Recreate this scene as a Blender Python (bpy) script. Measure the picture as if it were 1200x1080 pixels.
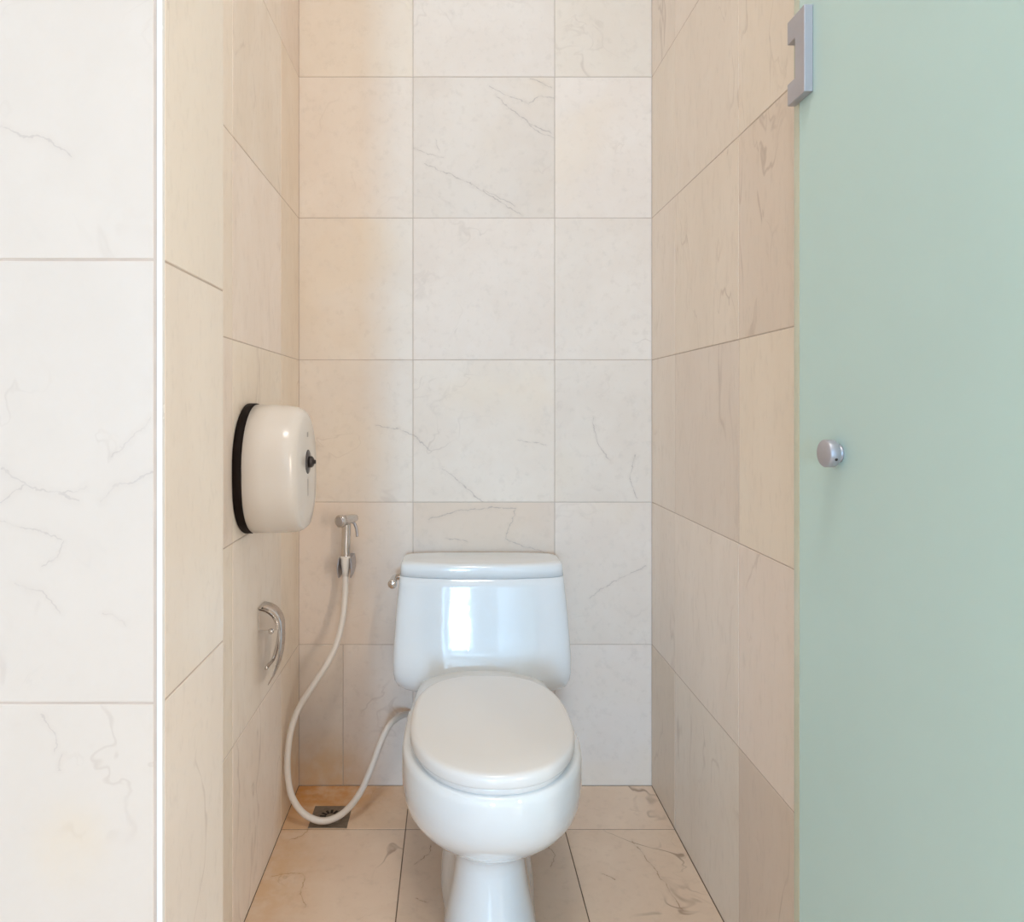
import bpy, bmesh, math, random
from mathutils import Vector, Matrix

for o in list(bpy.data.objects):
    bpy.data.objects.remove(o)
scene = bpy.context.scene
COL = scene.collection
PI = math.pi

# ------------------------------------------------------------------ camera, world, light, exposure
CAM_Z = 1.068
FPX = 830.0                      # focal length in pixels of the 1200 px wide frame
cam_data = bpy.data.cameras.new('camera')
cam_data.sensor_width = 36.0
cam_data.lens = FPX / 1200.0 * 36.0
cam_data.shift_x = 71.0 / 1200.0
cam_data.shift_y = -63.0 / 1200.0
cam_data.clip_start = 0.02
cam = bpy.data.objects.new('camera', cam_data)
COL.objects.link(cam)
cam.location = (0, 0, CAM_Z)
cam.rotation_euler = (PI / 2, 0, 0)
scene.camera = cam

world = bpy.data.worlds.new('sky')
scene.world = world
world.use_nodes = True
world.node_tree.nodes['Background'].inputs[0].default_value = (0.62, 0.78, 1.0, 1)
world.node_tree.nodes['Background'].inputs[1].default_value = 1.0


def area(name, loc, rot, sx, sy, power, color):
    l = bpy.data.lights.new(name, 'AREA')
    l.shape = 'RECTANGLE'
    l.size, l.size_y = sx, sy
    l.energy = power
    l.color = color
    o = bpy.data.objects.new(name, l)
    COL.objects.link(o)
    o.location = loc
    o.rotation_euler = rot
    return o


# daylight coming in through the tall glazed opening behind the camera
WIN = (-1.38, -0.30, 0.03, 2.60)           # x0, x1, z0, z1 in the rear wall
REAR_Y = -12.0
area('daylight', ((WIN[0] + WIN[1]) / 2, REAR_Y + 0.03, (WIN[2] + WIN[3]) / 2), (PI / 2, 0, 0),
     WIN[1] - WIN[0], WIN[3] - WIN[2], 590.0, (0.44, 0.72, 1.0))
ROOM_LAMP = dict(power=3.0, color=(0.9, 0.95, 1.0))
FILL_LAMP = dict(power=42.0, color=(1.0, 0.84, 0.69))  # unseen lamp, added to fill the left wall and jamb with warm light
ALCOVE_FILL = dict(power=19, color=(1.0, 0.94, 0.87))  # unseen lamp, added over the threshold to even out light in the cubicle

scene.view_settings.view_transform = 'Standard'
scene.view_settings.look = 'None'
scene.view_settings.gamma = 1.0
scene.view_settings.use_curve_mapping = False
scene.view_settings.exposure = 0.08
scene.cycles.use_denoising = True
scene.cycles.max_bounces = 12
scene.cycles.diffuse_bounces = 7
scene.cycles.sample_clamp_indirect = 6.0


# ------------------------------------------------------------------ helpers
def px(x, y, d):
    """photo measurement (pixel and distance from the lens) to a place in the room, metres"""
    return Vector(((x - 529.0) * d / FPX, d, CAM_Z - (y - 477.0) * d / FPX))


def obj(name, mesh, mat=None, parent=None, smooth=False, loc=None):
    o = bpy.data.objects.new(name, mesh)
    COL.objects.link(o)
    if mat and not mesh.materials:
        mesh.materials.append(mat)
    if parent:
        o.parent = parent
    if loc is not None:
        o.location = loc
    if smooth:
        for p in mesh.polygons:
            p.use_smooth = True
    return o


def empty(name, loc):
    o = bpy.data.objects.new(name, None)
    COL.objects.link(o)
    o.location = loc
    o.empty_display_size = 0.05
    return o


def tag(o, label=None, cat=None, kind=None, group=None):
    if label: o['label'] = label
    if cat: o['category'] = cat
    if kind: o['kind'] = kind
    if group: o['group'] = group
    return o


def mesh_from(verts, faces, name='m'):
    m = bpy.data.meshes.new(name)
    m.from_pydata([tuple(v) for v in verts], [], faces)
    m.update()
    return m


def recalc(m):
    bm = bmesh.new(); bm.from_mesh(m)
    bmesh.ops.recalc_face_normals(bm, faces=bm.faces[:])
    bm.to_mesh(m); bm.free()
    return m


def box_mesh(x0, x1, y0, y1, z0, z1, bevel=0.0, seg=2):
    bm = bmesh.new()
    bmesh.ops.create_cube(bm, size=1.0)
    for v in bm.verts:
        v.co = Vector(((x0 + x1) / 2 + v.co.x * (x1 - x0), (y0 + y1) / 2 + v.co.y * (y1 - y0), (z0 + z1) / 2 + v.co.z * (z1 - z0)))
    if bevel > 0:
        bmesh.ops.bevel(bm, geom=bm.edges[:], offset=bevel, segments=seg, profile=0.5, affect='EDGES')
    m = bpy.data.meshes.new('box'); bm.to_mesh(m); bm.free()
    return m


def loft(sections, cap0=True, cap1=True):
    """sections: equally long closed rings of points"""
    n = len(sections[0]); V = []; F = []
    for s in sections: V += s
    for i in range(len(sections) - 1):
        for j in range(n):
            k = (j + 1) % n
            F.append((i * n + j, i * n + k, (i + 1) * n + k, (i + 1) * n + j))
    if cap0: F.append(tuple(range(n))[::-1])
    if cap1: F.append(tuple((len(sections) - 1) * n + j for j in range(n)))
    return recalc(mesh_from(V, F))


def tube(points, radii, n=14, cap=True):
    """round tube through the points"""
    pts = [Vector(p) for p in points]
    if not isinstance(radii, (list, tuple)): radii = [radii] * len(pts)
    rings = []; ref = None
    for i, p in enumerate(pts):
        t = (pts[min(i + 1, len(pts) - 1)] - pts[max(i - 1, 0)]).normalized()
        if ref is None:
            ref = Vector((0, 0, 1)) if abs(t.z) < 0.9 else Vector((1, 0, 0))
        a = (ref - t * ref.dot(t)).normalized(); b = t.cross(a); ref = a
        rings.append([p + (a * math.cos(2 * PI * k / n) + b * math.sin(2 * PI * k / n)) * radii[i] for k in range(n)])
    return loft(rings, cap, cap)


def smooth_path(pts, per=8):
    pts = [Vector(p) for p in pts]; out = []
    for i in range(len(pts) - 1):
        p0 = pts[max(i - 1, 0)]; p1 = pts[i]; p2 = pts[i + 1]; p3 = pts[min(i + 2, len(pts) - 1)]
        for k in range(per):
            t = k / per
            out.append(0.5 * ((2 * p1) + (p2 - p0) * t + (2 * p0 - 5 * p1 + 4 * p2 - p3) * t * t + (3 * p1 - p0 - 3 * p2 + p3) * t ** 3))
    out.append(pts[-1])
    return out


def lathe(base, axis, profile, n=28):
    """profile: list of (distance along the axis, radius)"""
    axis = Vector(axis).normalized(); base = Vector(base)
    a = axis.orthogonal().normalized(); b = axis.cross(a)
    rings = [[base + axis * h + (a * math.cos(2 * PI * k / n) + b * math.sin(2 * PI * k / n)) * max(r, 1e-4) for k in range(n)] for h, r in profile]
    return loft(rings)


def lerp(a, b, t): return a + (b - a) * t


def sstep(t):
    t = min(1, max(0, t)); return t * t * (3 - 2 * t)


def table(rows, z):
    """rows of (z, ...) sorted by z, smooth interpolation"""
    if z <= rows[0][0]: return rows[0][1:]
    for r, s in zip(rows, rows[1:]):
        if z <= s[0]:
            t = (z - r[0]) / (s[0] - r[0])
            return tuple(lerp(a, b, t) for a, b in zip(r[1:], s[1:]))
    return rows[-1][1:]


# ------------------------------------------------------------------ materials
class NT:
    def __init__(self, mat):
        self.t = mat.node_tree; self.N = self.t.nodes; self.L = self.t.links

    def node(self, kind, **kw):
        n = self.N.new(kind)
        for k, v in kw.items(): setattr(n, k, v)
        return n

    def link(self, a, b): self.L.new(a, b)

    def put(self, sock, v):
        if isinstance(v, bpy.types.NodeSocket): self.link(v, sock)
        else: sock.default_value = v

    def math(self, op, a, b=None, clamp=False):
        n = self.node('ShaderNodeMath', operation=op, use_clamp=clamp)
        self.put(n.inputs[0], a)
        if b is not None: self.put(n.inputs[1], b)
        return n.outputs[0]

    def vec(self, op, a, b=None, scale=None):
        n = self.node('ShaderNodeVectorMath', operation=op)
        self.put(n.inputs[0], a)
        if b is not None: self.put(n.inputs[1], b)
        if scale is not None: self.put(n.inputs['Scale'], scale)
        return n.outputs['Value'] if op in ('DOT_PRODUCT', 'LENGTH', 'DISTANCE') else n.outputs[0]

    def noise(self, v, scale, detail=4.0, rough=0.55, dist=0.0):
        n = self.node('ShaderNodeTexNoise')
        self.put(n.inputs['Vector'], v)
        n.inputs['Scale'].default_value = scale; n.inputs['Detail'].default_value = detail
        n.inputs['Roughness'].default_value = rough; n.inputs['Distortion'].default_value = dist
        return n

    def ramp(self, v, a, b, lo=0.0, hi=1.0):
        n = self.node('ShaderNodeMapRange', interpolation_type='SMOOTHSTEP')
        self.put(n.inputs[0], v)
        n.inputs[1].default_value = a; n.inputs[2].default_value = b; n.inputs[3].default_value = lo; n.inputs[4].default_value = hi
        return n.outputs[0]

    def mix(self, fac, a, b, blend='MIX'):
        n = self.node('ShaderNodeMix', data_type='RGBA', blend_type=blend)
        self.put(n.inputs[0], fac)
        self.put(n.inputs[6], a); self.put(n.inputs[7], b)
        return n.outputs[2]


def C(r, g, b): return (r, g, b, 1.0)


def new_mat(name):
    m = bpy.data.materials.new(name); m.use_nodes = True
    t = NT(m); bsdf = t.N['Principled BSDF']
    return m, t, bsdf


def plain(name, color, rough=0.4, metal=0.0, var=0.04, scale=30.0, bump=0.0, coat=0.0, spec=0.5):
    m, t, b = new_mat(name)
    tc = t.node('ShaderNodeTexCoord')
    n = t.noise(tc.outputs['Object'], scale)
    c2 = C(*[max(0, c * (1 - var * 2)) for c in color[:3]])
    t.link(t.mix(n.outputs[0], C(*color[:3]), c2), b.inputs['Base Color'])
    r = t.ramp(n.outputs[0], 0.3, 0.7, rough * 0.9, rough * 1.1)
    t.link(r, b.inputs['Roughness'])
    b.inputs['Metallic'].default_value = metal
    b.inputs['Coat Weight'].default_value = coat
    b.inputs['Coat Roughness'].default_value = 0.04
    b.inputs['Specular IOR Level'].default_value = spec
    if bump > 0:
        bp = t.node('ShaderNodeBump'); bp.inputs['Strength'].default_value = bump; bp.inputs['Distance'].default_value = 0.001
        t.link(n.outputs[0], bp.inputs['Height']); t.link(bp.outputs[0], b.inputs['Normal'])
        t.link(bp.outputs[0], b.inputs['Coat Normal'])
    return m


def marble(name, base, cloud, vein, rough=0.28, vein_amt=0.35, grain=(1, 1, 1), scale=1.0, veins=(), plane=(1, 0, 1), drawn_col=None, drawn=0.6, stains=(), blotch=0.0, speck=0.42):
    """Cream marble: soft clouds, fine broken veins that differ from tile to tile, chosen long veins (veins:
    (a, b, width) in metres) and stains ((centre, radii, colour, strength))."""
    m, t, b = new_mat(name)
    pos = t.node('ShaderNodeNewGeometry').outputs['Position']
    info = t.node('ShaderNodeObjectInfo')
    off = t.node('ShaderNodeCombineXYZ')
    for i, k in enumerate((37.0, 91.0, 53.0)):
        t.link(t.math('MULTIPLY', info.outputs['Random'], k), off.inputs[i])
    p = t.vec('ADD', t.vec('MULTIPLY', pos, tuple(g * scale for g in grain)), off.outputs[0])
    warp = t.noise(p, 3.0, 3)
    pw = t.vec('ADD', p, t.vec('SCALE', t.vec('SUBTRACT', warp.outputs['Color'], (0.5, 0.5, 0.5)), scale=0.35))
    cl = t.noise(pw, 4.5, 5, 0.62)
    fine = t.noise(p, 42.0, 3, 0.65)
    col = t.mix(t.ramp(cl.outputs[0], 0.3, 0.72), C(*base), C(*cloud))
    col = t.mix(t.ramp(fine.outputs[0], 0.50, 0.76, 0, speck), col, C(*[v * 0.86 for v in cloud]))
    # ridged noise = thin veins, broken up by a mask
    r1 = t.noise(pw, 2.3, 4, 0.55, 0.6)
    ridge = t.math('ABSOLUTE', t.math('SUBTRACT', r1.outputs[0], 0.5))
    line = t.ramp(ridge, 0.0, 0.011, 1, 0)
    mask = t.ramp(t.noise(p, 3.7, 3).outputs[0], 0.50, 0.68)
    r2 = t.noise(pw, 6.5, 4, 0.5, 0.8)
    ridge2 = t.math('ABSOLUTE', t.math('SUBTRACT', r2.outputs[0], 0.52))
    line2 = t.ramp(ridge2, 0.0, 0.016, 1, 0)
    mask2 = t.ramp(t.noise(p, 5.3, 3).outputs[0], 0.56, 0.72, 0, 0.55)
    v = t.math('MAXIMUM', t.math('MULTIPLY', line, mask), t.math('MULTIPLY', line2, mask2))
    col = t.mix(t.math('MULTIPLY', v, vein_amt), col, C(*vein))
    if blotch > 0:
        bl = t.ramp(t.noise(pw, 2.2, 2).outputs[0], 0.55, 0.75, 0, blotch)
        col = t.mix(bl, col, C(base[0] * 1.0, base[1] * 0.93, base[2] * 0.80))
    if veins:
        wob = t.noise(pos, 26.0, 4, 0.65)
        q = t.vec('ADD', pos, t.vec('SCALE', t.vec('SUBTRACT', wob.outputs['Color'], (0.5, 0.5, 0.5)), scale=0.026))
        q = t.vec('MULTIPLY', q, plane)
        best = None
        for a, e, w in veins:
            a = Vector([c * k for c, k in zip(a, plane)]); e = Vector([c * k for c, k in zip(e, plane)])
            d = e - a
            pa = t.vec('SUBTRACT', q, tuple(a))
            h = t.math('MULTIPLY', t.vec('DOT_PRODUCT', pa, tuple(d)), 1.0 / max(d.length_squared, 1e-9), clamp=True)
            dist = t.vec('DISTANCE', pa, t.vec('SCALE', tuple(d), scale=h))
            dist = t.math('MULTIPLY', dist, 1.0 / w)
            best = dist if best is None else t.math('MINIMUM', best, dist)
        brk = t.ramp(t.noise(pos, 45.0, 3).outputs[0], 0.36, 0.56, 0.25, 1.0)
        mk = t.math('MULTIPLY', t.ramp(best, 0.35, 1.0, 1, 0), t.math('MULTIPLY', brk, drawn))
        halo = t.ramp(best, 0.5, 7.0, 0.07, 0)
        col = t.mix(halo, col, C(*[c * 0.9 for c in vein]))
        col = t.mix(mk, col, C(*(drawn_col or vein)))
    for c, r, sc, amt in stains:
        dv = t.vec('DIVIDE', t.vec('SUBTRACT', pos, tuple(c)), tuple(r))
        ln = t.vec('LENGTH', dv)
        nn = t.noise(pos, 16.0, 4, 0.6).outputs[0]
        fac = t.math('MULTIPLY', t.ramp(ln, 0.15, 1.0, 1, 0), t.ramp(nn, 0.28, 0.62, 0.35, 1.0))
        col = t.mix(t.math('MULTIPLY', fac, amt), col, C(*sc))
    col = t.mix(1.0, col, info.outputs['Color'], 'MULTIPLY')
    t.link(col, b.inputs['Base Color'])
    b.inputs['Roughness'].default_value = rough * 1.1
    return m


W_BACK, W_LEFT, W_RIGHT, W_FRONT, JAMB_X, JAMB_Y = 2.0, -0.431, 0.566, 0.641, -0.262, 0.814


def polyline(pts, plane_d, w):
    q = [px(x, y, plane_d) for x, y in pts]
    return [(a, b, w * 0.72) for a, b in zip(q, q[1:])]


bv = []
for w, pts in (
    (0.0030, [(582, 114), (599, 128), (618, 142), (634, 151), (647, 156)]),
    (0.0022, [(618, 142), (632, 156), (649, 162)]),
    (0.0022, [(574, 101), (600, 114), (619, 123), (632, 113), (649, 116)]),
    (0.0020, [(622, 92), (648, 102)]),
    (0.0024, [(498, 191), (530, 206), (562, 221), (590, 238), (612, 252)]),
    (0.0018, [(566, 222), (592, 234), (604, 242)]),
    (0.0018, [(484, 174), (500, 180), (520, 184)]),
    (0.0016, [(510, 164), (514, 176)]),
    (0.0024, [(440, 499), (465, 502), (484, 509), (505, 528)]),
    (0.0024, [(518, 550), (540, 566), (566, 588)]),
    (0.0018, [(608, 516), (640, 520)]),
    (0.0022, [(695, 490), (700, 520), (716, 541)]),
    (0.0020, [(743, 533), (738, 560), (746, 584)]),
    (0.0026, [(503, 608), (540, 598), (575, 594), (604, 596)]),
    (0.0022, [(592, 630), (612, 640), (646, 648)]),
    (0.0018, [(604, 596), (592, 630)]),
    (0.0018, [(525, 630), (548, 634)]),
    (0.0018, [(690, 700), (720, 680), (758, 664)]),
):
    bv += polyline(pts, 2.0, w)
fv = []
for w, pts in (
    (0.0017, [(0, 548), (30, 568), (68, 582), (90, 588)]),
    (0.0013, [(0, 590), (30, 570)]),
    (0.0013, [(68, 582), (100, 570)]),
    (0.0016, [(118, 586), (140, 566), (160, 560), (183, 554)]),
    (0.0012, [(130, 532), (150, 516), (178, 488)]),
    (0.0013, [(0, 612), (40, 620), (72, 632)]),
    (0.0012, [(76, 636), (68, 655), (50, 664)]),
    (0.0015, [(18, 680), (52, 694), (72, 716)]),
    (0.0013, [(122, 722), (150, 730)]),
    (0.0015, [(0, 150), (22, 156), (56, 166), (84, 184)]),
    (0.0012, [(44, 836), (58, 858), (62, 878)]),
    (0.0012, [(72, 880), (70, 900)]),
):
    fv += polyline(pts, W_FRONT, w)

flv = []
for w, pts in (
    (0.0016, [(318, 1026), (340, 1022), (354, 1023), (359, 1030), (352, 1046), (357, 1062)]),
    (0.0013, [(340, 984), (352, 980), (362, 970)]),
    (0.0018, [(740, 985), (760, 1008), (780, 1036), (800, 1066)]),
    (0.0014, [(706, 1024), (722, 1030)]),
    (0.0014, [(640, 985), (650, 1002), (646, 1016)]),
    (0.0014, [(486, 1012), (502, 1000), (506, 990)]),
    (0.0014, [(488, 1052), (500, 1058)]),
):
    q = [px(x, y, CAM_Z * FPX / (y - 477.0)) for x, y in pts]
    flv += [(a, b, w) for a, b in zip(q, q[1:])]

CREAM = (0.88, 0.80, 0.72)  # side walls: same marble, lightened to make up for weak light there
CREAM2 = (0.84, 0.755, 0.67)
VEIN = (0.40, 0.31, 0.255)
RUST = (0.66, 0.40, 0.13)
M_back = marble('marble_back_wall', (0.775, 0.69, 0.605), (0.735, 0.64, 0.55), VEIN, 0.44, 0.30, blotch=0.35, veins=bv, drawn_col=(0.42, 0.345, 0.30), drawn=0.6,  # same marble, base toned down to balance light on the back wall
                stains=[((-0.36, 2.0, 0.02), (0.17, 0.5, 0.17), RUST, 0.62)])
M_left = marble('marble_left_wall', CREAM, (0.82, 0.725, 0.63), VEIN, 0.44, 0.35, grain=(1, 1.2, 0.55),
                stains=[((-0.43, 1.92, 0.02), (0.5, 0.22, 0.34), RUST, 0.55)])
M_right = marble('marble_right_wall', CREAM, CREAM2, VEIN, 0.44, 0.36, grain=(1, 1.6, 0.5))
M_front = marble('marble_front_wall', (0.65, 0.585, 0.525), (0.63, 0.565, 0.505), (0.44, 0.36, 0.31), 0.26, 0.30, veins=fv, drawn_col=(0.45, 0.39, 0.36), drawn=0.48, scale=1.6, speck=0.07,  # same marble, darkened to offset the strong light on this face
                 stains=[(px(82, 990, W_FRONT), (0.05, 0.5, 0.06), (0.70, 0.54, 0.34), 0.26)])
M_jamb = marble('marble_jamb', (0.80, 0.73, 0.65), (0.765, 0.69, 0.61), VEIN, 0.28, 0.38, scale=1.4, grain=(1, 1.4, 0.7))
M_floor = marble('marble_floor', (0.80, 0.655, 0.52), (0.74, 0.585, 0.455), (0.25, 0.17, 0.12), 0.24, 0.75, blotch=0.25, veins=flv, plane=(1, 1, 0), drawn_col=(0.36, 0.23, 0.14), drawn=0.7,
                 stains=[((-0.40, 1.97, 0), (0.34, 0.20, 1), (0.60, 0.27, 0.05), 0.9), ((-0.45, 1.6, 0), (0.22, 0.5, 1), (0.64, 0.38, 0.17), 0.6)])
M_room = plain('white_plaster', (0.80, 0.82, 0.84), 0.6, var=0.02)
M_grout = plain('grout', (0.64, 0.54, 0.465), 0.85, var=0.15, bump=0.3)
M_floor_grout = plain('floor_grout', (0.16, 0.11, 0.075), 0.9, var=0.2, bump=0.3)
M_ceiling = plain('ceiling_paint', (0.80, 0.79, 0.77), 0.8, var=0.02)
M_porcelain = plain('porcelain', (0.785, 0.83, 0.86), 0.07, var=0.006, scale=17, coat=0.5, spec=0.55, bump=0.5)
M_plastic = plain('seat_plastic', (0.77, 0.775, 0.775), 0.22, var=0.01, scale=10)
M_cover = plain('dispenser_plastic', (0.74, 0.70, 0.655), 0.20, var=0.015, scale=9)
M_black = plain('black_plastic', (0.008, 0.004, 0.003), 0.6, var=0.05, spec=0.15)
M_dark = plain('dark_metal', (0.06, 0.05, 0.05), 0.35, 0.6)
M_lock = plain('lock_metal', (0.10, 0.09, 0.09), 0.4, 0.5)
M_mark = plain('grey_print', (0.36, 0.34, 0.33), 0.5)
M_chrome = plain('chrome', (0.68, 0.65, 0.63), 0.09, 1.0, var=0.03)
M_steel = plain('brushed_steel', (0.50, 0.49, 0.52), 0.38, 1.0, var=0.05)
M_satin = plain('satin_alloy', (0.50, 0.49, 0.53), 0.45, 0.55, var=0.04)
M_hose = plain('hose_vinyl', (0.74, 0.69, 0.635), 0.35, var=0.03)
M_nut = plain('white_nut', (0.80, 0.77, 0.73), 0.35, var=0.02)
M_drain = plain('drain_steel', (0.30, 0.25, 0.20), 0.5, 0.6, var=0.2, scale=80)
M_hole = plain('drain_hole', (0.012, 0.008, 0.006), 0.8)
M_trim = plain('edge_trim', (0.80, 0.80, 0.79), 0.25, var=0.01)
M_frame = plain('window_frame', (0.75, 0.75, 0.75), 0.4)


def glass_mat(name, color, rough, body, trans):
    """satin-etched glass: light scatters at the etched face and passes through the tinted body"""
    m, t, b = new_mat(name)
    tc = t.node('ShaderNodeTexCoord')
    n = t.noise(tc.outputs['Object'], 5.0, 3)
    t.link(t.mix(t.ramp(n.outputs[0], 0.3, 0.7, 0, 0.3), C(*color), C(*[c * 0.95 for c in color])), b.inputs['Base Color'])
    b.inputs['Roughness'].default_value = rough
    b.inputs['Transmission Weight'].default_value = trans
    b.inputs['IOR'].default_value = 1.45
    return m


M_frost = glass_mat('frosted_glass', (0.73, 0.96, 0.935), 0.48, None, 0.25)
M_clear = glass_mat('clear_glass_edge', (0.88, 0.93, 0.78), 0.25, None, 0.45)
M_pane = glass_mat('window_glass', (0.9, 0.95, 1.0), 0.05, None, 0.95)

# ------------------------------------------------------------------ the setting
rng = random.Random(7)
GAP = 0.0020
_tile_cache = {}


def tile_mesh(w, h, t, mat, chamfer=0.0007):
    key = (round(w, 4), round(h, 4), round(t, 4), mat.name)
    if key in _tile_cache: return _tile_cache[key]
    c = chamfer; V = []
    for (sx, sy, z) in ((0, 0, -t), (0, 0, -c), (c, c, 0)):
        V += [(-w / 2 + sx, -h / 2 + sy, z), (w / 2 - sx, -h / 2 + sy, z), (w / 2 - sx, h / 2 - sy, z), (-w / 2 + sx, h / 2 - sy, z)]
    F = [(3, 2, 1, 0), (8, 9, 10, 11)]
    for k in (0, 4):
        for j in range(4):
            n = (j + 1) % 4
            F.append((k + j, k + n, k + 4 + n, k + 4 + j))
    m = mesh_from(V, F, 'tile'); m.materials.append(mat)
    _tile_cache[key] = m
    return m


def tiles(parent, origin, u, v, ub, vb, mat, tint=None, thick=0.009, skip=(), extra_split=None, spread=0.05):
    """one tile object per cell; u x v must point out of the surface; ub, vb are the joint positions"""
    u = Vector(u); v = Vector(v); n = u.cross(v)
    rot = Matrix((u, v, n)).transposed().to_4x4()
    for j in range(len(vb) - 1):
        row = list(ub)
        if extra_split and j in extra_split: row = sorted(row + extra_split[j])
        for i in range(len(row) - 1):
            if (i, j) in skip: continue
            a, b_, c, d = row[i], row[i + 1], vb[j], vb[j + 1]
            g = GAP / 2
            o = bpy.data.objects.new('tile', tile_mesh(b_ - a - 2 * g, d - c - 2 * g, thick, mat))
            COL.objects.link(o)
            o.parent = parent
            o.matrix_local = Matrix.Translation(Vector(origin) + u * (a + b_) / 2 + v * (c + d) / 2 + n * rng.uniform(-0.0003, 0.0003)) @ rot
            s = 1 + rng.uniform(-spread, spread)
            tn = (tint or {}).get((i, j), (1, 1, 1))
            o.color = (s * tn[0], s * tn[1] * (1 + rng.uniform(-.008, .008)), s * tn[2] * (1 + rng.uniform(-.02, .02)), 1)


def struct(name, mesh, mat, label, cat):
    return tag(obj(name, mesh, mat), label, cat, 'structure')


H = 3.2
ROWS = [0.0, 0.398, 0.8, 1.2015, 1.602, 2.0, 2.4, 2.8, H]
RX0, RX1 = -2.3, 1.6
REC = 0.0007                                                   # how far the joints lie behind the tile faces

# floor
floor = struct('floor', box_mesh(RX0 - .1, RX1 + .1, REAR_Y - .1, W_BACK + .1, -0.12, -REC), M_floor_grout, 'orange beige marble tiled floor around the toilet', 'floor')
FX = [W_LEFT, -0.116, 0.287, W_RIGHT]
FY = [0.595, 0.995, 1.395, 1.793, W_BACK]
tiles(floor, (0, 0, 0), (1, 0, 0), (0, 1, 0), FX, FY, M_floor, spread=0.04, tint={(0, 3): (1.0, .95, .88), (1, 2): (.90, .89, .9), (1, 3): (.92, .9, .88)})
tiles(floor, (0, 0, 0), (1, 0, 0), (0, 1, 0), [RX0, -1.6, -1.2, -0.8, -0.4, 0, 0.4, 0.8, 1.2, RX1], [-3.4, -3.0, -2.6, -2.2, -1.8, -1.4, -1.0, -0.6, -0.2, 0.2, 0.595], M_floor)
ceiling = struct('ceiling', box_mesh(RX0 - .1, RX1 + .1, REAR_Y - .1, W_BACK + .1, H, H + 0.1), M_ceiling, 'white painted ceiling over the washroom', 'ceiling')

# back wall of the cubicle
wall_back = struct('wall_back', box_mesh(W_LEFT - .1, W_RIGHT + .1, W_BACK + REC, W_BACK + 0.1, -0.02, H), M_grout, 'cream marble tiled wall behind the toilet', 'wall')
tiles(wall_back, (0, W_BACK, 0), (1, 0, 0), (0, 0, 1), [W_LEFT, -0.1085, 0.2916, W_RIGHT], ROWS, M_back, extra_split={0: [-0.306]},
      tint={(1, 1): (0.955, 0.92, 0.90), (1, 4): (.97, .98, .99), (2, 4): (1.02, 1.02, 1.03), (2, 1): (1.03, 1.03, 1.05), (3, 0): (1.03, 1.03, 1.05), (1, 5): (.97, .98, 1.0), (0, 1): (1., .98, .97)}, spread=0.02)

# side walls of the cubicle
wall_left = struct('wall_left', box_mesh(W_LEFT - 0.1, W_LEFT - REC, JAMB_Y - 0.1, W_BACK + .1, -0.02, H), M_grout, 'cream marble tiled wall carrying the paper dispenser', 'wall')
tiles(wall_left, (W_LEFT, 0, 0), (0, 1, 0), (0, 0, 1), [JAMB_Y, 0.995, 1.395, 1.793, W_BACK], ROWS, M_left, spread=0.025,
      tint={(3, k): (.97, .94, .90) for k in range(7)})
wall_right = struct('wall_right', box_mesh(W_RIGHT + REC, W_RIGHT + 0.1, W_FRONT + .12, W_BACK + .1, -0.02, H), M_grout, 'cream marble tiled wall beside the green glass door', 'wall')
tr = {(0, 0): (.90, .86, .83), (2, 3): (.92, .89, .87), (2, 2): (1.03, 1.02, 1.0), (1, 2): (.955, .94, .93), (2, 4): (1.0, .99, .98), (1, 3): (.985, .975, .96), (1, 1): (1.02, 1.02, 1.02),
      (1, 0): (1.0, 1.0, 1.0), (2, 0): (.90, .86, .82), (2, 1): (1.02, 1.01, 1.0), (1, 4): (.98, .975, .97)}
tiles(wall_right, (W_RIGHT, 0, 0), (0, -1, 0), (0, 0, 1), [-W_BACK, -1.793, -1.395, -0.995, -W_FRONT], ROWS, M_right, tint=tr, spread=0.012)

# wall beside the opening: its front face and its return
wall_front = struct('wall_front', box_mesh(RX0 - .1, JAMB_X - REC, W_FRONT + REC, JAMB_Y - REC, -0.02, H), M_grout, 'pale marble tiled wall end left of the cubicle opening', 'wall')
FR = [-0.2687, -0.67, -1.07, -1.47, -1.87, -2.27]
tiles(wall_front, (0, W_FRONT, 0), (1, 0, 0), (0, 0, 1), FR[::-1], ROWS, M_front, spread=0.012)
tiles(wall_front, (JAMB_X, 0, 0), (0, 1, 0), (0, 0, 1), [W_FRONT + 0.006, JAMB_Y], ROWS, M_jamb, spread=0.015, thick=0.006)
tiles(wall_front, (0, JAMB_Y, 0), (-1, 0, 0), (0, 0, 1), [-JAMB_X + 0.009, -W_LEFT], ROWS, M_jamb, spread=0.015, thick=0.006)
struct('trim_1', box_mesh(JAMB_X - 0.0048, JAMB_X + 0.0004, W_FRONT - 0.0006, W_FRONT + 0.0065, 0.0, H, 0.001, 2), M_trim, 'thin white edge strip at the pale marble corner', 'trim')

# the washroom around the camera
wfr = struct('wall_front_right', box_mesh(W_RIGHT + REC, RX1 + .1, W_FRONT + REC, W_FRONT + 0.12, -0.02, H), M_grout, 'pale marble tiled wall end right of the cubicle opening', 'wall')
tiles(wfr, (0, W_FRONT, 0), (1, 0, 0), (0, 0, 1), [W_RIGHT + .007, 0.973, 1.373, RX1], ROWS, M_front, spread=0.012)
struct('wall_room_left', box_mesh(RX0 - 0.1, RX0, REAR_Y - .1, W_FRONT + 0.1, -0.02, H), M_room, 'white side wall of the washroom', 'wall')
struct('wall_room_right', box_mesh(RX1, RX1 + 0.1, REAR_Y - .1, W_FRONT + 0.1, -0.02, H), M_room, 'plain white side wall of the washroom', 'wall')
bm = bmesh.new()
for x0, x1, z0, z1 in ((RX0, WIN[0], 0, H), (WIN[1], RX1, 0, H), (WIN[0], WIN[1], WIN[3], H), (WIN[0], WIN[1], -.02, WIN[2])):
    bm.from_mesh(box_mesh(x0, x1, REAR_Y - 0.1, REAR_Y, z0, z1))
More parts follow.
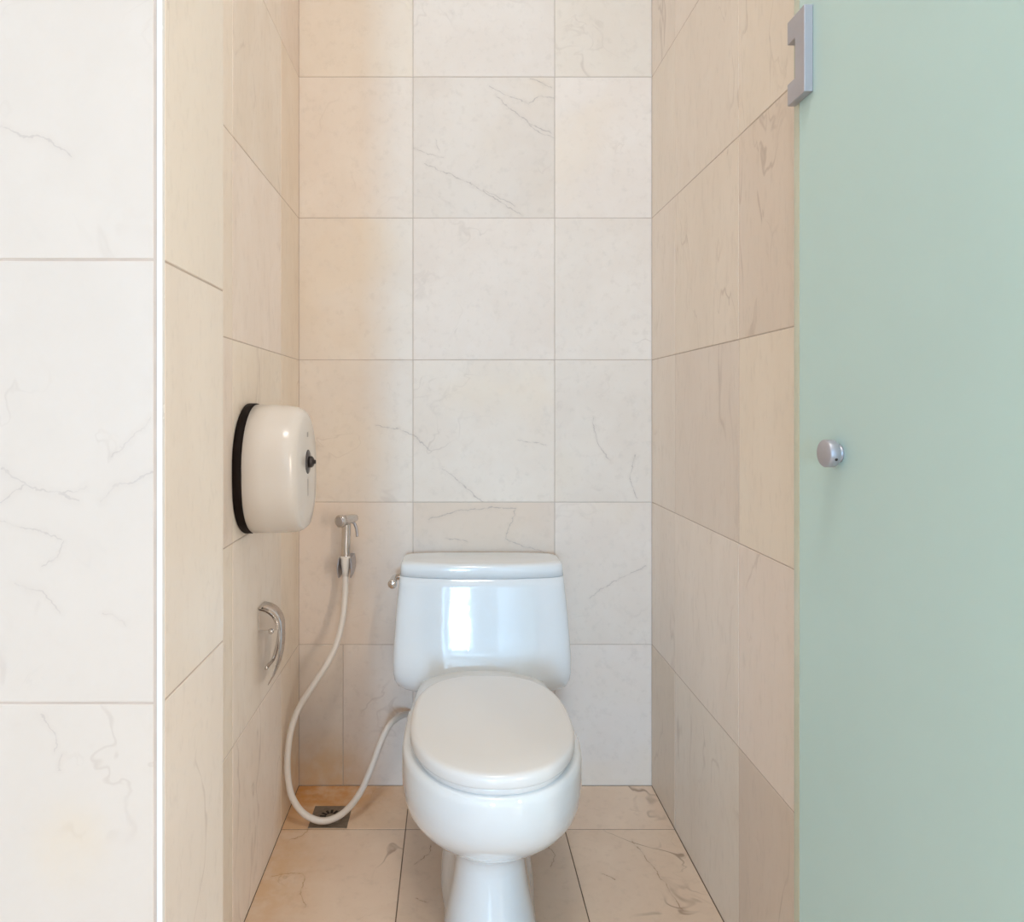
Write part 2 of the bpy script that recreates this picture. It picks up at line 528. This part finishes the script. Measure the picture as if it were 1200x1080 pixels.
me = bpy.data.meshes.new('rear'); bm.to_mesh(me); bm.free()
struct('wall_rear', me, M_room, 'white wall with the tall daylight opening', 'wall')
win = tag(empty('window_1', (WIN[0], REAR_Y, 0)), 'tall narrow window lighting the washroom', 'window', 'structure')
for (a, b_, c, d) in ((0, .03, WIN[2], WIN[3]), (WIN[1] - WIN[0] - .03, WIN[1] - WIN[0], WIN[2], WIN[3]), (.03, WIN[1] - WIN[0] - .03, WIN[2], WIN[2] + .03), (.03, WIN[1] - WIN[0] - .03, WIN[3] - .03, WIN[3])):
    obj('window_frame', box_mesh(a, b_, -.07, -.03, c, d, 0.003), M_frame, win)
obj('pane', box_mesh(.03, WIN[1] - WIN[0] - .03, -.054, -.046, WIN[2] + .03, WIN[3] - .03), M_pane, win)


def unseen_ceiling_lamp(x, y, radius, power, color, label):
    e = tag(empty('unseen_ceiling_lamp', (x, y, H)), label, 'lamp', 'structure')
    obj('lamp_rim', lathe((0, 0, 0), (0, 0, -1), [(0, radius), (0.012, radius), (0.014, radius - .004), (0.014, radius - .012), (0.004, radius - .014)]), M_frame, e, True)
    l = bpy.data.lights.new('lamp_light', 'AREA'); l.shape = 'DISK'; l.size = 2 * radius - .03; l.energy = power; l.color = color
    o = bpy.data.objects.new('lamp_light', l); COL.objects.link(o); o.parent = e; o.location = (0, 0, -0.016)


unseen_ceiling_lamp(0.05, 0.22, 0.30, ALCOVE_FILL['power'], ALCOVE_FILL['color'], 'unseen warm ceiling lamp added in front of the cubicle')
unseen_ceiling_lamp(-0.1, -1.8, 0.42, ROOM_LAMP['power'], ROOM_LAMP['color'], 'large round ceiling lamp of the washroom')

vl = tag(empty('fill_wall_lamp', (RX1, -1.25, 1.20)), 'unseen warm wall lamp added to fill the left wall', 'lamp', 'structure')
obj('lamp_housing', box_mesh(-.045, -.001, -.16, .16, -.55, .55, .006), M_frame, vl)
l = bpy.data.lights.new('lamp_light', 'AREA'); l.shape = 'RECTANGLE'; l.size = .28; l.size_y = 1.04; l.energy = FILL_LAMP['power']; l.color = FILL_LAMP['color']
o = bpy.data.objects.new('lamp_light', l); COL.objects.link(o); o.parent = vl; o.location = (-.048, 0, 0); o.rotation_euler = (PI / 2, 0, PI / 2)

# ------------------------------------------------------------------ toilet
TX = 0.080
toilet = tag(empty('toilet', (TX, 1.6, 0)), 'white glazed one-piece toilet with closed lid against the back wall', 'toilet')
OY = 1.6                                                       # local y = world y - OY


def egg(z, w, yf, yb, yc, nf=2.1, nb=2.25, wb=None, n=72):
    ring = []
    wb = w if wb is None else wb
    for k in range(n):
        th = 2 * PI * k / n
        c, s = math.cos(th), math.sin(th)
        if s < 0:
            e = nf; L = yc - yf; ww = w
        else:
            e = nb; L = yb - yc
        x = math.copysign(abs(c) ** (2 / e), c); y = math.copysign(abs(s) ** (2 / e), s)
        if s >= 0: ww = lerp(w, wb, sstep(y * 1.6))
        ring.append(Vector((x * ww, yc + y * L - OY, z)))
    return ring


BOWL = [  # z, half width, front, back, centre, rear half width
    (0.000, .094, 1.362, 1.800, 1.47, .118), (0.012, .095, 1.361, 1.800, 1.47, .118), (0.05, .086, 1.372, 1.795, 1.47, .116), (0.10, .076, 1.383, 1.79, 1.47, .112), (0.14, .071, 1.389, 1.79, 1.47, .110), (0.165, .071, 1.388, 1.80, 1.47, .110),
    (0.180, .077, 1.376, 1.81, 1.46, .112), (0.195, .090, 1.356, 1.82, 1.455, .116), (0.215, .113, 1.326, 1.83, 1.45, .122), (0.24, .139, 1.290, 1.85, 1.44, .130), (0.265, .160, 1.260, 1.87, 1.44, .138), (0.29, .173, 1.236, 1.88, 1.44, .148),
    (0.315, .178, 1.219, 1.88, 1.44, .166), (0.345, .180, 1.209, 1.88, 1.44, .178), (0.385, .179, 1.204, 1.88, 1.44, .180), (0.397, .177, 1.206, 1.88, 1.44, .177), (0.402, .172, 1.212, 1.878, 1.44, .171)]
rings = [egg(z, w, f, b_, c, wb=wb, nb=2.25 if z < .3 else 4.5) for z, w, f, b_, c, wb in BOWL]
top = rings[-1]
for k in (.93, .8, .6, .35, .1):
    rings.append([Vector((p.x * k, (p.y + OY - 1.5) * k + 1.5 - OY, p.z + .0008)) for p in top])
for r in rings:                                                # the deck falls away towards the tank's lower corners
    for p in r:
        if p.z > .33:
            p.z -= .040 * min(1.1, abs(p.x) / .172) ** 2.5 * sstep((p.y + OY - 1.50) / .22) * sstep((p.z - .33) / .06)
# gentle dome to close the deck
obj('bowl', loft(rings), M_porcelain, toilet, True)


def tank_ring(z, hw, yfc, bulge, yb=1.988, n=96, e=7.0):
    ring = []
    yc = (yfc + yb) / 2; L = (yb - yfc) / 2
    for k in range(n):
        th = 2 * PI * (k + .5) / n
        c, s = math.cos(th), math.sin(th)
        x = math.copysign(abs(c) ** (2 / e), c); y = math.copysign(abs(s) ** (2 / e), s)
        yy = yc + y * L
        if s < 0: yy += bulge * (x ** 2) * abs(y)
        ring.append(Vector((x * hw, yy - OY, z)))
    return ring


TANK = [(0.322, .150, 1.86, .02), (0.325, .185, 1.832, .03), (0.331, .206, 1.808, .035), (0.342, .221, 1.790, .04), (0.358, .2295, 1.780, .045), (0.378, .233, 1.778, .045), (0.405, .2335, 1.784, .040), (0.43, .2328, 1.794, .032), (0.46, .231, 1.803, .028), (0.50, .2285, 1.810, .026), (0.55, .2245, 1.817, .025), (0.60, .2195, 1.824, .025), (0.6228, .2172, 1.827, .025), (0.6234, .2155, 1.829, .025)]
zs = []
z = TANK[0][0]
tank = obj('tank', loft([tank_ring(*r) for r in TANK]), M_porcelain, toilet, True)
LID = [(0.6242, .2150, 1.829, .025), (0.6248, .2165, 1.827, .025), (0.652, .2145, 1.828, .025), (0.657, .2125, 1.831, .025), (0.6600, .207, 1.838, .024), (0.6612, .195, 1.850, .022), (0.6616, .12, 1.90, .01)]
obj('tank_lid', loft([tank_ring(*r, yb=1.985) for r in LID]), M_porcelain, toilet, True)


def lid_ring(z, s, d=0.0):
    return egg(z, .163 - d, 1.205 + d, 1.668 - d, 1.43, 2.2, 2.7)


obj('seat', loft([lid_ring(0.4025, 1, .010), lid_ring(0.404, 1, .008), lid_ring(0.412, 1, .008), lid_ring(0.4148, 1, .010)]), M_plastic, toilet, True)
obj('seat_lid', loft([lid_ring(0.4150, 1, .004), lid_ring(0.4165, 1, .0012), lid_ring(0.420, 1, 0), lid_ring(0.431, 1, 0.0005), lid_ring(0.4365, 1, .0025), lid_ring(0.4393, 1, .0065), lid_ring(0.4405, 1, .013), lid_ring(0.4412, 1, .06), lid_ring(0.4415, 1, .13)]), M_plastic, toilet, True)
for sx in (-1, 1):
    obj('seat_hinge', lathe((sx * .07 - .02, 1.668 - OY, .414), (1, 0, 0), [(0, .008), (.001, .0095), (.039, .0095), (.04, .008)]), M_plastic, toilet, True)
# flush lever on the left flank of the tank
lev = obj('flush_lever', lathe((-.2150, 1.905 - OY, .612), (-1, 0, 0), [(-.008, .011), (.003, .011), (.005, .009), (.012, .008), (.013, .006)]), M_chrome, toilet, True)
arm = smooth_path([(-.226, 1.907 - OY, .612), (-.232, 1.895 - OY, .612), (-.234, 1.870 - OY, .609), (-.234, 1.842 - OY, .606)], 5)
obj('lever_arm', tube(arm, [.007] * 6 + [.0085 + .004 * i / 9 for i in range(len(arm) - 7)] + [.0095], 16), M_chrome, lev, True)

# ------------------------------------------------------------------ jumbo roll dispenser on the left wall
disp = tag(empty('paper_dispenser', (W_LEFT, 1.506, 0.952)), 'cream plastic jumbo toilet paper dispenser with black back plate', 'dispenser')


def disp_ring(x, s, low=-0.146, n=64):
    """round top, tapering to a flat bottom; local y along the wall, z up"""
    R = 0.117
    pts = []
    for k in range(n):
        a = PI * 1.5 + 2 * PI * k / n
        c, si = math.cos(a), math.sin(a)
        y = c * R; z = si * 0.122
        if si < 0:                                             # lower half: taper to the outlet
            e = 3.2
            y = math.copysign(abs(c) ** (2 / 1.9), c) * R
            z = -abs(si) ** (2 / e) * 0.150
            z = max(z, low)
        pts.append((y, z))
    cz = -0.075
    return [Vector((x, y * s, (z - cz) * s + cz)) for y, z in pts]


obj('back_plate', loft([disp_ring(0.0005, 1.0), disp_ring(0.002, 1.012), disp_ring(0.017, 1.012), disp_ring(0.018, 1.0)]), M_black, disp, True)
obj('cover', loft([disp_ring(.0182, .985), disp_ring(.019, 1.0), disp_ring(.06, .994), disp_ring(.092, .982), disp_ring(.106, .968), disp_ring(.116, .942), disp_ring(.122, .905), disp_ring(.1245, .86), disp_ring(.1255, .6), disp_ring(.126, .2)]), M_cover, disp, True)
lock = obj('lock', lathe((.1255, 0, 0), (1, 0, 0), [(0, .0255), (.0015, .0255), (.0025, .0235), (.003, .010)], 32), M_lock, disp, True)
obj('key', lathe((.128, 0, 0), (1, 0, 0), [(0, .0125), (.007, .0120), (.010, .0090), (.0115, .0048), (.0145, .0042), (.015, .002)], 20), M_dark, lock, True)
obj('printed_mark', box_mesh(.1252, .1262, -.005, .005, .053, .063, .0003, 1), M_mark, disp)
obj('printed_mark', box_mesh(.1252, .1262, -.0045, .0045, -.072, -.036, .0003, 1), M_mark, disp)
obj('printed_mark', box_mesh(.1240, .1250, -.004, .010, -.096, -.087, .0003, 1), M_mark, disp)

# ------------------------------------------------------------------ hooded chrome roll holder on the left wall
rh = tag(empty('roll_holder', (W_LEFT, 1.62, 0.55)), 'chrome hooded toilet roll holder below the dispenser', 'holder')
Y0, Y1 = -0.048, 0.008


def sheet(profile, y0, y1, th):
    """curved sheet: profile in (x, z), given thickness, from y0 to y1"""
    n = len(profile); out = []
    P = [Vector((a, 0, b_)) for a, b_ in profile]
    for i, p in enumerate(P):
        t = (P[min(i + 1, n - 1)] - P[max(i - 1, 0)]).normalized()
        out.append(p + Vector((t.z, 0, -t.x)) * th)
    ring = P + out[::-1]
    return loft([[Vector((p.x, y, p.z)) for p in ring] for y in (y0, y1)])


hood = [(0.001, 0.070)] + [(0.001 + 0.046 * math.sin(a * PI / 2 / 10), 0.022 + 0.048 * math.cos(a * PI / 2 / 10)) for a in range(1, 11)]
hood += [(0.0475, .0), (.0465, -.02), (.044, -.04), (.039, -.06), (.032, -.08), (.023, -.098)]
obj('hood', sheet(hood, Y0, Y1, -0.002), M_chrome, rh, True)
q = [(0.001, 0.022), (0.001, 0.067)] + [(0.001 + 0.041 * math.sin(a * PI / 2 / 8), 0.022 + 0.044 * math.cos(a * PI / 2 / 8)) for a in range(1, 9)]
for y in (Y0 + .003, Y1 - .006):
    obj('side_bracket', loft([[Vector((a, yy, b_)) for a, b_ in q] for yy in (y, y + .0025)]), M_chrome, rh)
obj('back_plate', box_mesh(.0002, .003, Y0 + .002, Y1 - .002, .020, .069, .0008), M_chrome, rh)
obj('pivot_pin', lathe((.030, Y0 - .003, .020), (0, 1, 0), [(0, .002), (.001, .005), (.004, .006), (.010, .006)], 16), M_chrome, rh, True)
obj('roll_bar', tube(smooth_path([(.040, Y1 - .01, .022), (.034, Y1 - .008, -.02), (.026, Y1 - .01, -.052), (.022, -.012, -.060), (.021, -.03, -.060), (.021, Y0 - .004, -.060)], 6), .0042, 12), M_chrome, rh, True)

# ------------------------------------------------------------------ bidet sprayer with its hose
SPX = px(405, 655, 1.935)
spr = tag(empty('bidet_sprayer', (SPX.x, SPX.y, SPX.z)), 'chrome bidet sprayer with long looping cream hose left of toilet', 'sprayer')


def L(x, y, d): return px(x, y, d) - SPX


handle = smooth_path([L(405.2, 651, 1.935), L(405.4, 640, 1.935), L(405.8, 628, 1.935), L(406, 616, 1.933), L(406, 608, 1.93)], 4)
obj('handle', tube(handle, [.0116 + .0012 * math.sin(i / (len(handle) - 1) * 3) for i in range(len(handle))], 18), M_chrome, spr, True)
h0, h1 = L(397.5, 611, 1.888), L(417.5, 606.5, 1.95)
ax = h1 - h0; ln = ax.length
obj('spray_head', lathe(h0, ax, [(0, .0145), (.002, .0170), (.010, .0172), (.013, .0140), (.03, .0140), (ln * .8, .0115), (ln * .97, .009), (ln, .005)]), M_chrome, spr, True)
face = obj('rosette', lathe(h0 - ax.normalized() * .0012, ax, [(0, .010), (.0008, .0132), (.004, .0132)]), M_steel, spr, True)
trig = smooth_path([L(413.5, 611, 1.945), L(416.3, 615, 1.943), L(418, 621, 1.94), L(418.6, 628.5, 1.935)], 5)
obj('trigger', tube(trig, [.0042] * 8 + [.0038] * (len(trig) - 8), 10), M_steel, spr, True)
obj('collar', lathe(L(405.2, 651.5, 1.935), (0, 0, 1), [(0, .0125), (.003, .0125), (.004, .011)]), M_chrome, spr, True)
obj('hose_nut', lathe(L(404.8, 676, 1.932), (0, 0, 1), [(0, .0085), (.015, .0088), (.035, .0125), (.052, .0135), (.056, .0135), (.057, .011)]), M_nut, spr, True)
hp = [(404.8, 672, 1.932), (404.2, 698, 1.925), (401.5, 725, 1.91), (395, 752, 1.89), (384, 776, 1.87), (368, 801, 1.85), (351, 828, 1.83), (341, 855, 1.813), (337, 885, 1.800), (337.5, 912, 1.797), (343, 935, 1.797), (356, 953, 1.80),
      (375, 961.5, 1.805), (393, 958, 1.81), (409, 946, 1.818), (424, 925, 1.83), (436, 897, 1.85), (447, 868, 1.875), (456, 850, 1.90), (466, 841, 1.935), (474, 837, 1.965), (480, 836, 1.99)]
hose = smooth_path([L(*p) for p in hp], 8)
obj('hose', tube(hose, .0082, 16), M_hose, spr, True)

hold = tag(empty('sprayer_holder', (SPX.x, W_BACK, SPX.z)), 'small chrome wall clip holding the bidet sprayer', 'holder')
obj('wall_base', box_mesh(-.016, .016, -.018, -.0008, -.038, .004, .004), M_steel, hold)
for sx in (-1, 1):
    ring = []
    for k in range(9):
        z0 = -.047 + .052 * k / 8
        b_ = .006 * math.sin(PI * (k + .6) / 9.2)
        xo = sx * (.0150 + b_ * .7)
        ring.append([Vector((xo + sx * .0016, -.082 - b_, z0)), Vector((xo + sx * .0016, -.012, z0)), Vector((xo - sx * .0020, -.012, z0)), Vector((xo - sx * .0020, -.082 - b_, z0))])
    obj('clip_wing', loft(ring), M_steel, hold)

# ------------------------------------------------------------------ floor drain
DX, DY, DS = -0.315, 1.846, 0.0495
drain = tag(empty('floor_drain', (DX, DY, 0)), 'square grey metal floor drain under the hose loop', 'drain')
obj('frame', box_mesh(-DS, DS, -DS, DS, -.001, .0016, .0006, 1), M_drain, drain)
gr = obj('grate', lathe((0, 0, .0014), (0, 0, 1), [(0, .036), (.0012, .036), (.0016, .0345), (.0016, .002)], 36), M_drain, drain, True)
for k in range(12):
    a = 2 * PI * k / 12
    s = box_mesh(.012, .028, -.0032, .0032, .0024, .0034, .0004, 1)
    s.transform(Matrix.Rotation(a, 4, 'Z'))
    obj('slot', s, M_hole, gr)

# ------------------------------------------------------------------ green frosted glass door, standing open along the right wall
GX0, GX1 = 0.5350, 0.5450
door = tag(empty('door_1', (GX0, 0.62, 0)), 'pale green frosted glass door standing open', 'door', 'structure')
DYo = 0.62
obj('glass', box_mesh(0, GX1 - GX0, 0.0, 1.089 - DYo, .012, 2.12, .0006, 1), M_frost, door)
obj('clear_edge', box_mesh(0.0, GX1 - GX0, 1.0892 - DYo, 1.107 - DYo, .012, 2.12, .0015, 2), M_clear, door)
# metal fitting clamped on the door edge, notched on its far side
out = [(1.047, 1.535), (1.100, 1.5345), (1.100, 1.568), (1.076, 1.568), (1.076, 1.629), (1.100, 1.629), (1.100, 1.664), (1.047, 1.664)]
fit = obj('edge_fitting', loft([[Vector((x, y - DYo, z)) for y, z in out] for x in (-.0135, -.0002)]), M_satin, door)
md = fit.modifiers.new('soft', 'BEVEL'); md.width = .0012; md.segments = 2
fit2 = obj('edge_fitting', loft([[Vector((x, y - DYo, z)) for y, z in out] for x in (GX1 - GX0 + .0002, GX1 - GX0 + .010)]), M_satin, door)
kx, ky, kz = 0, 0.977 - DYo, CAM_Z - (531 - 477) * 0.977 / FPX
knob = obj('knob', lathe((0.0, ky, kz), (-1, 0, 0), [(0, .0125), (.002, .0125), (.003, .0115), (.006, .0115), (.007, .0175), (.009, .0190), (.020, .0190), (.0220, .0175), (.0225, .002)], 36), M_satin, door, True)
obj('set_screw', lathe((-.0135, ky - .0191 * math.cos(.4), kz - .0191 * math.sin(.4)), (0, -math.cos(.4), -math.sin(.4)), [(-.001, .002), (.0003, .002)], 10), M_dark, knob)
for z in (0.32, 1.80):
    hg = obj('hinge', box_mesh(-.012, .0306, -.03, .05, z - .045, z + .045, .003), M_satin, door)
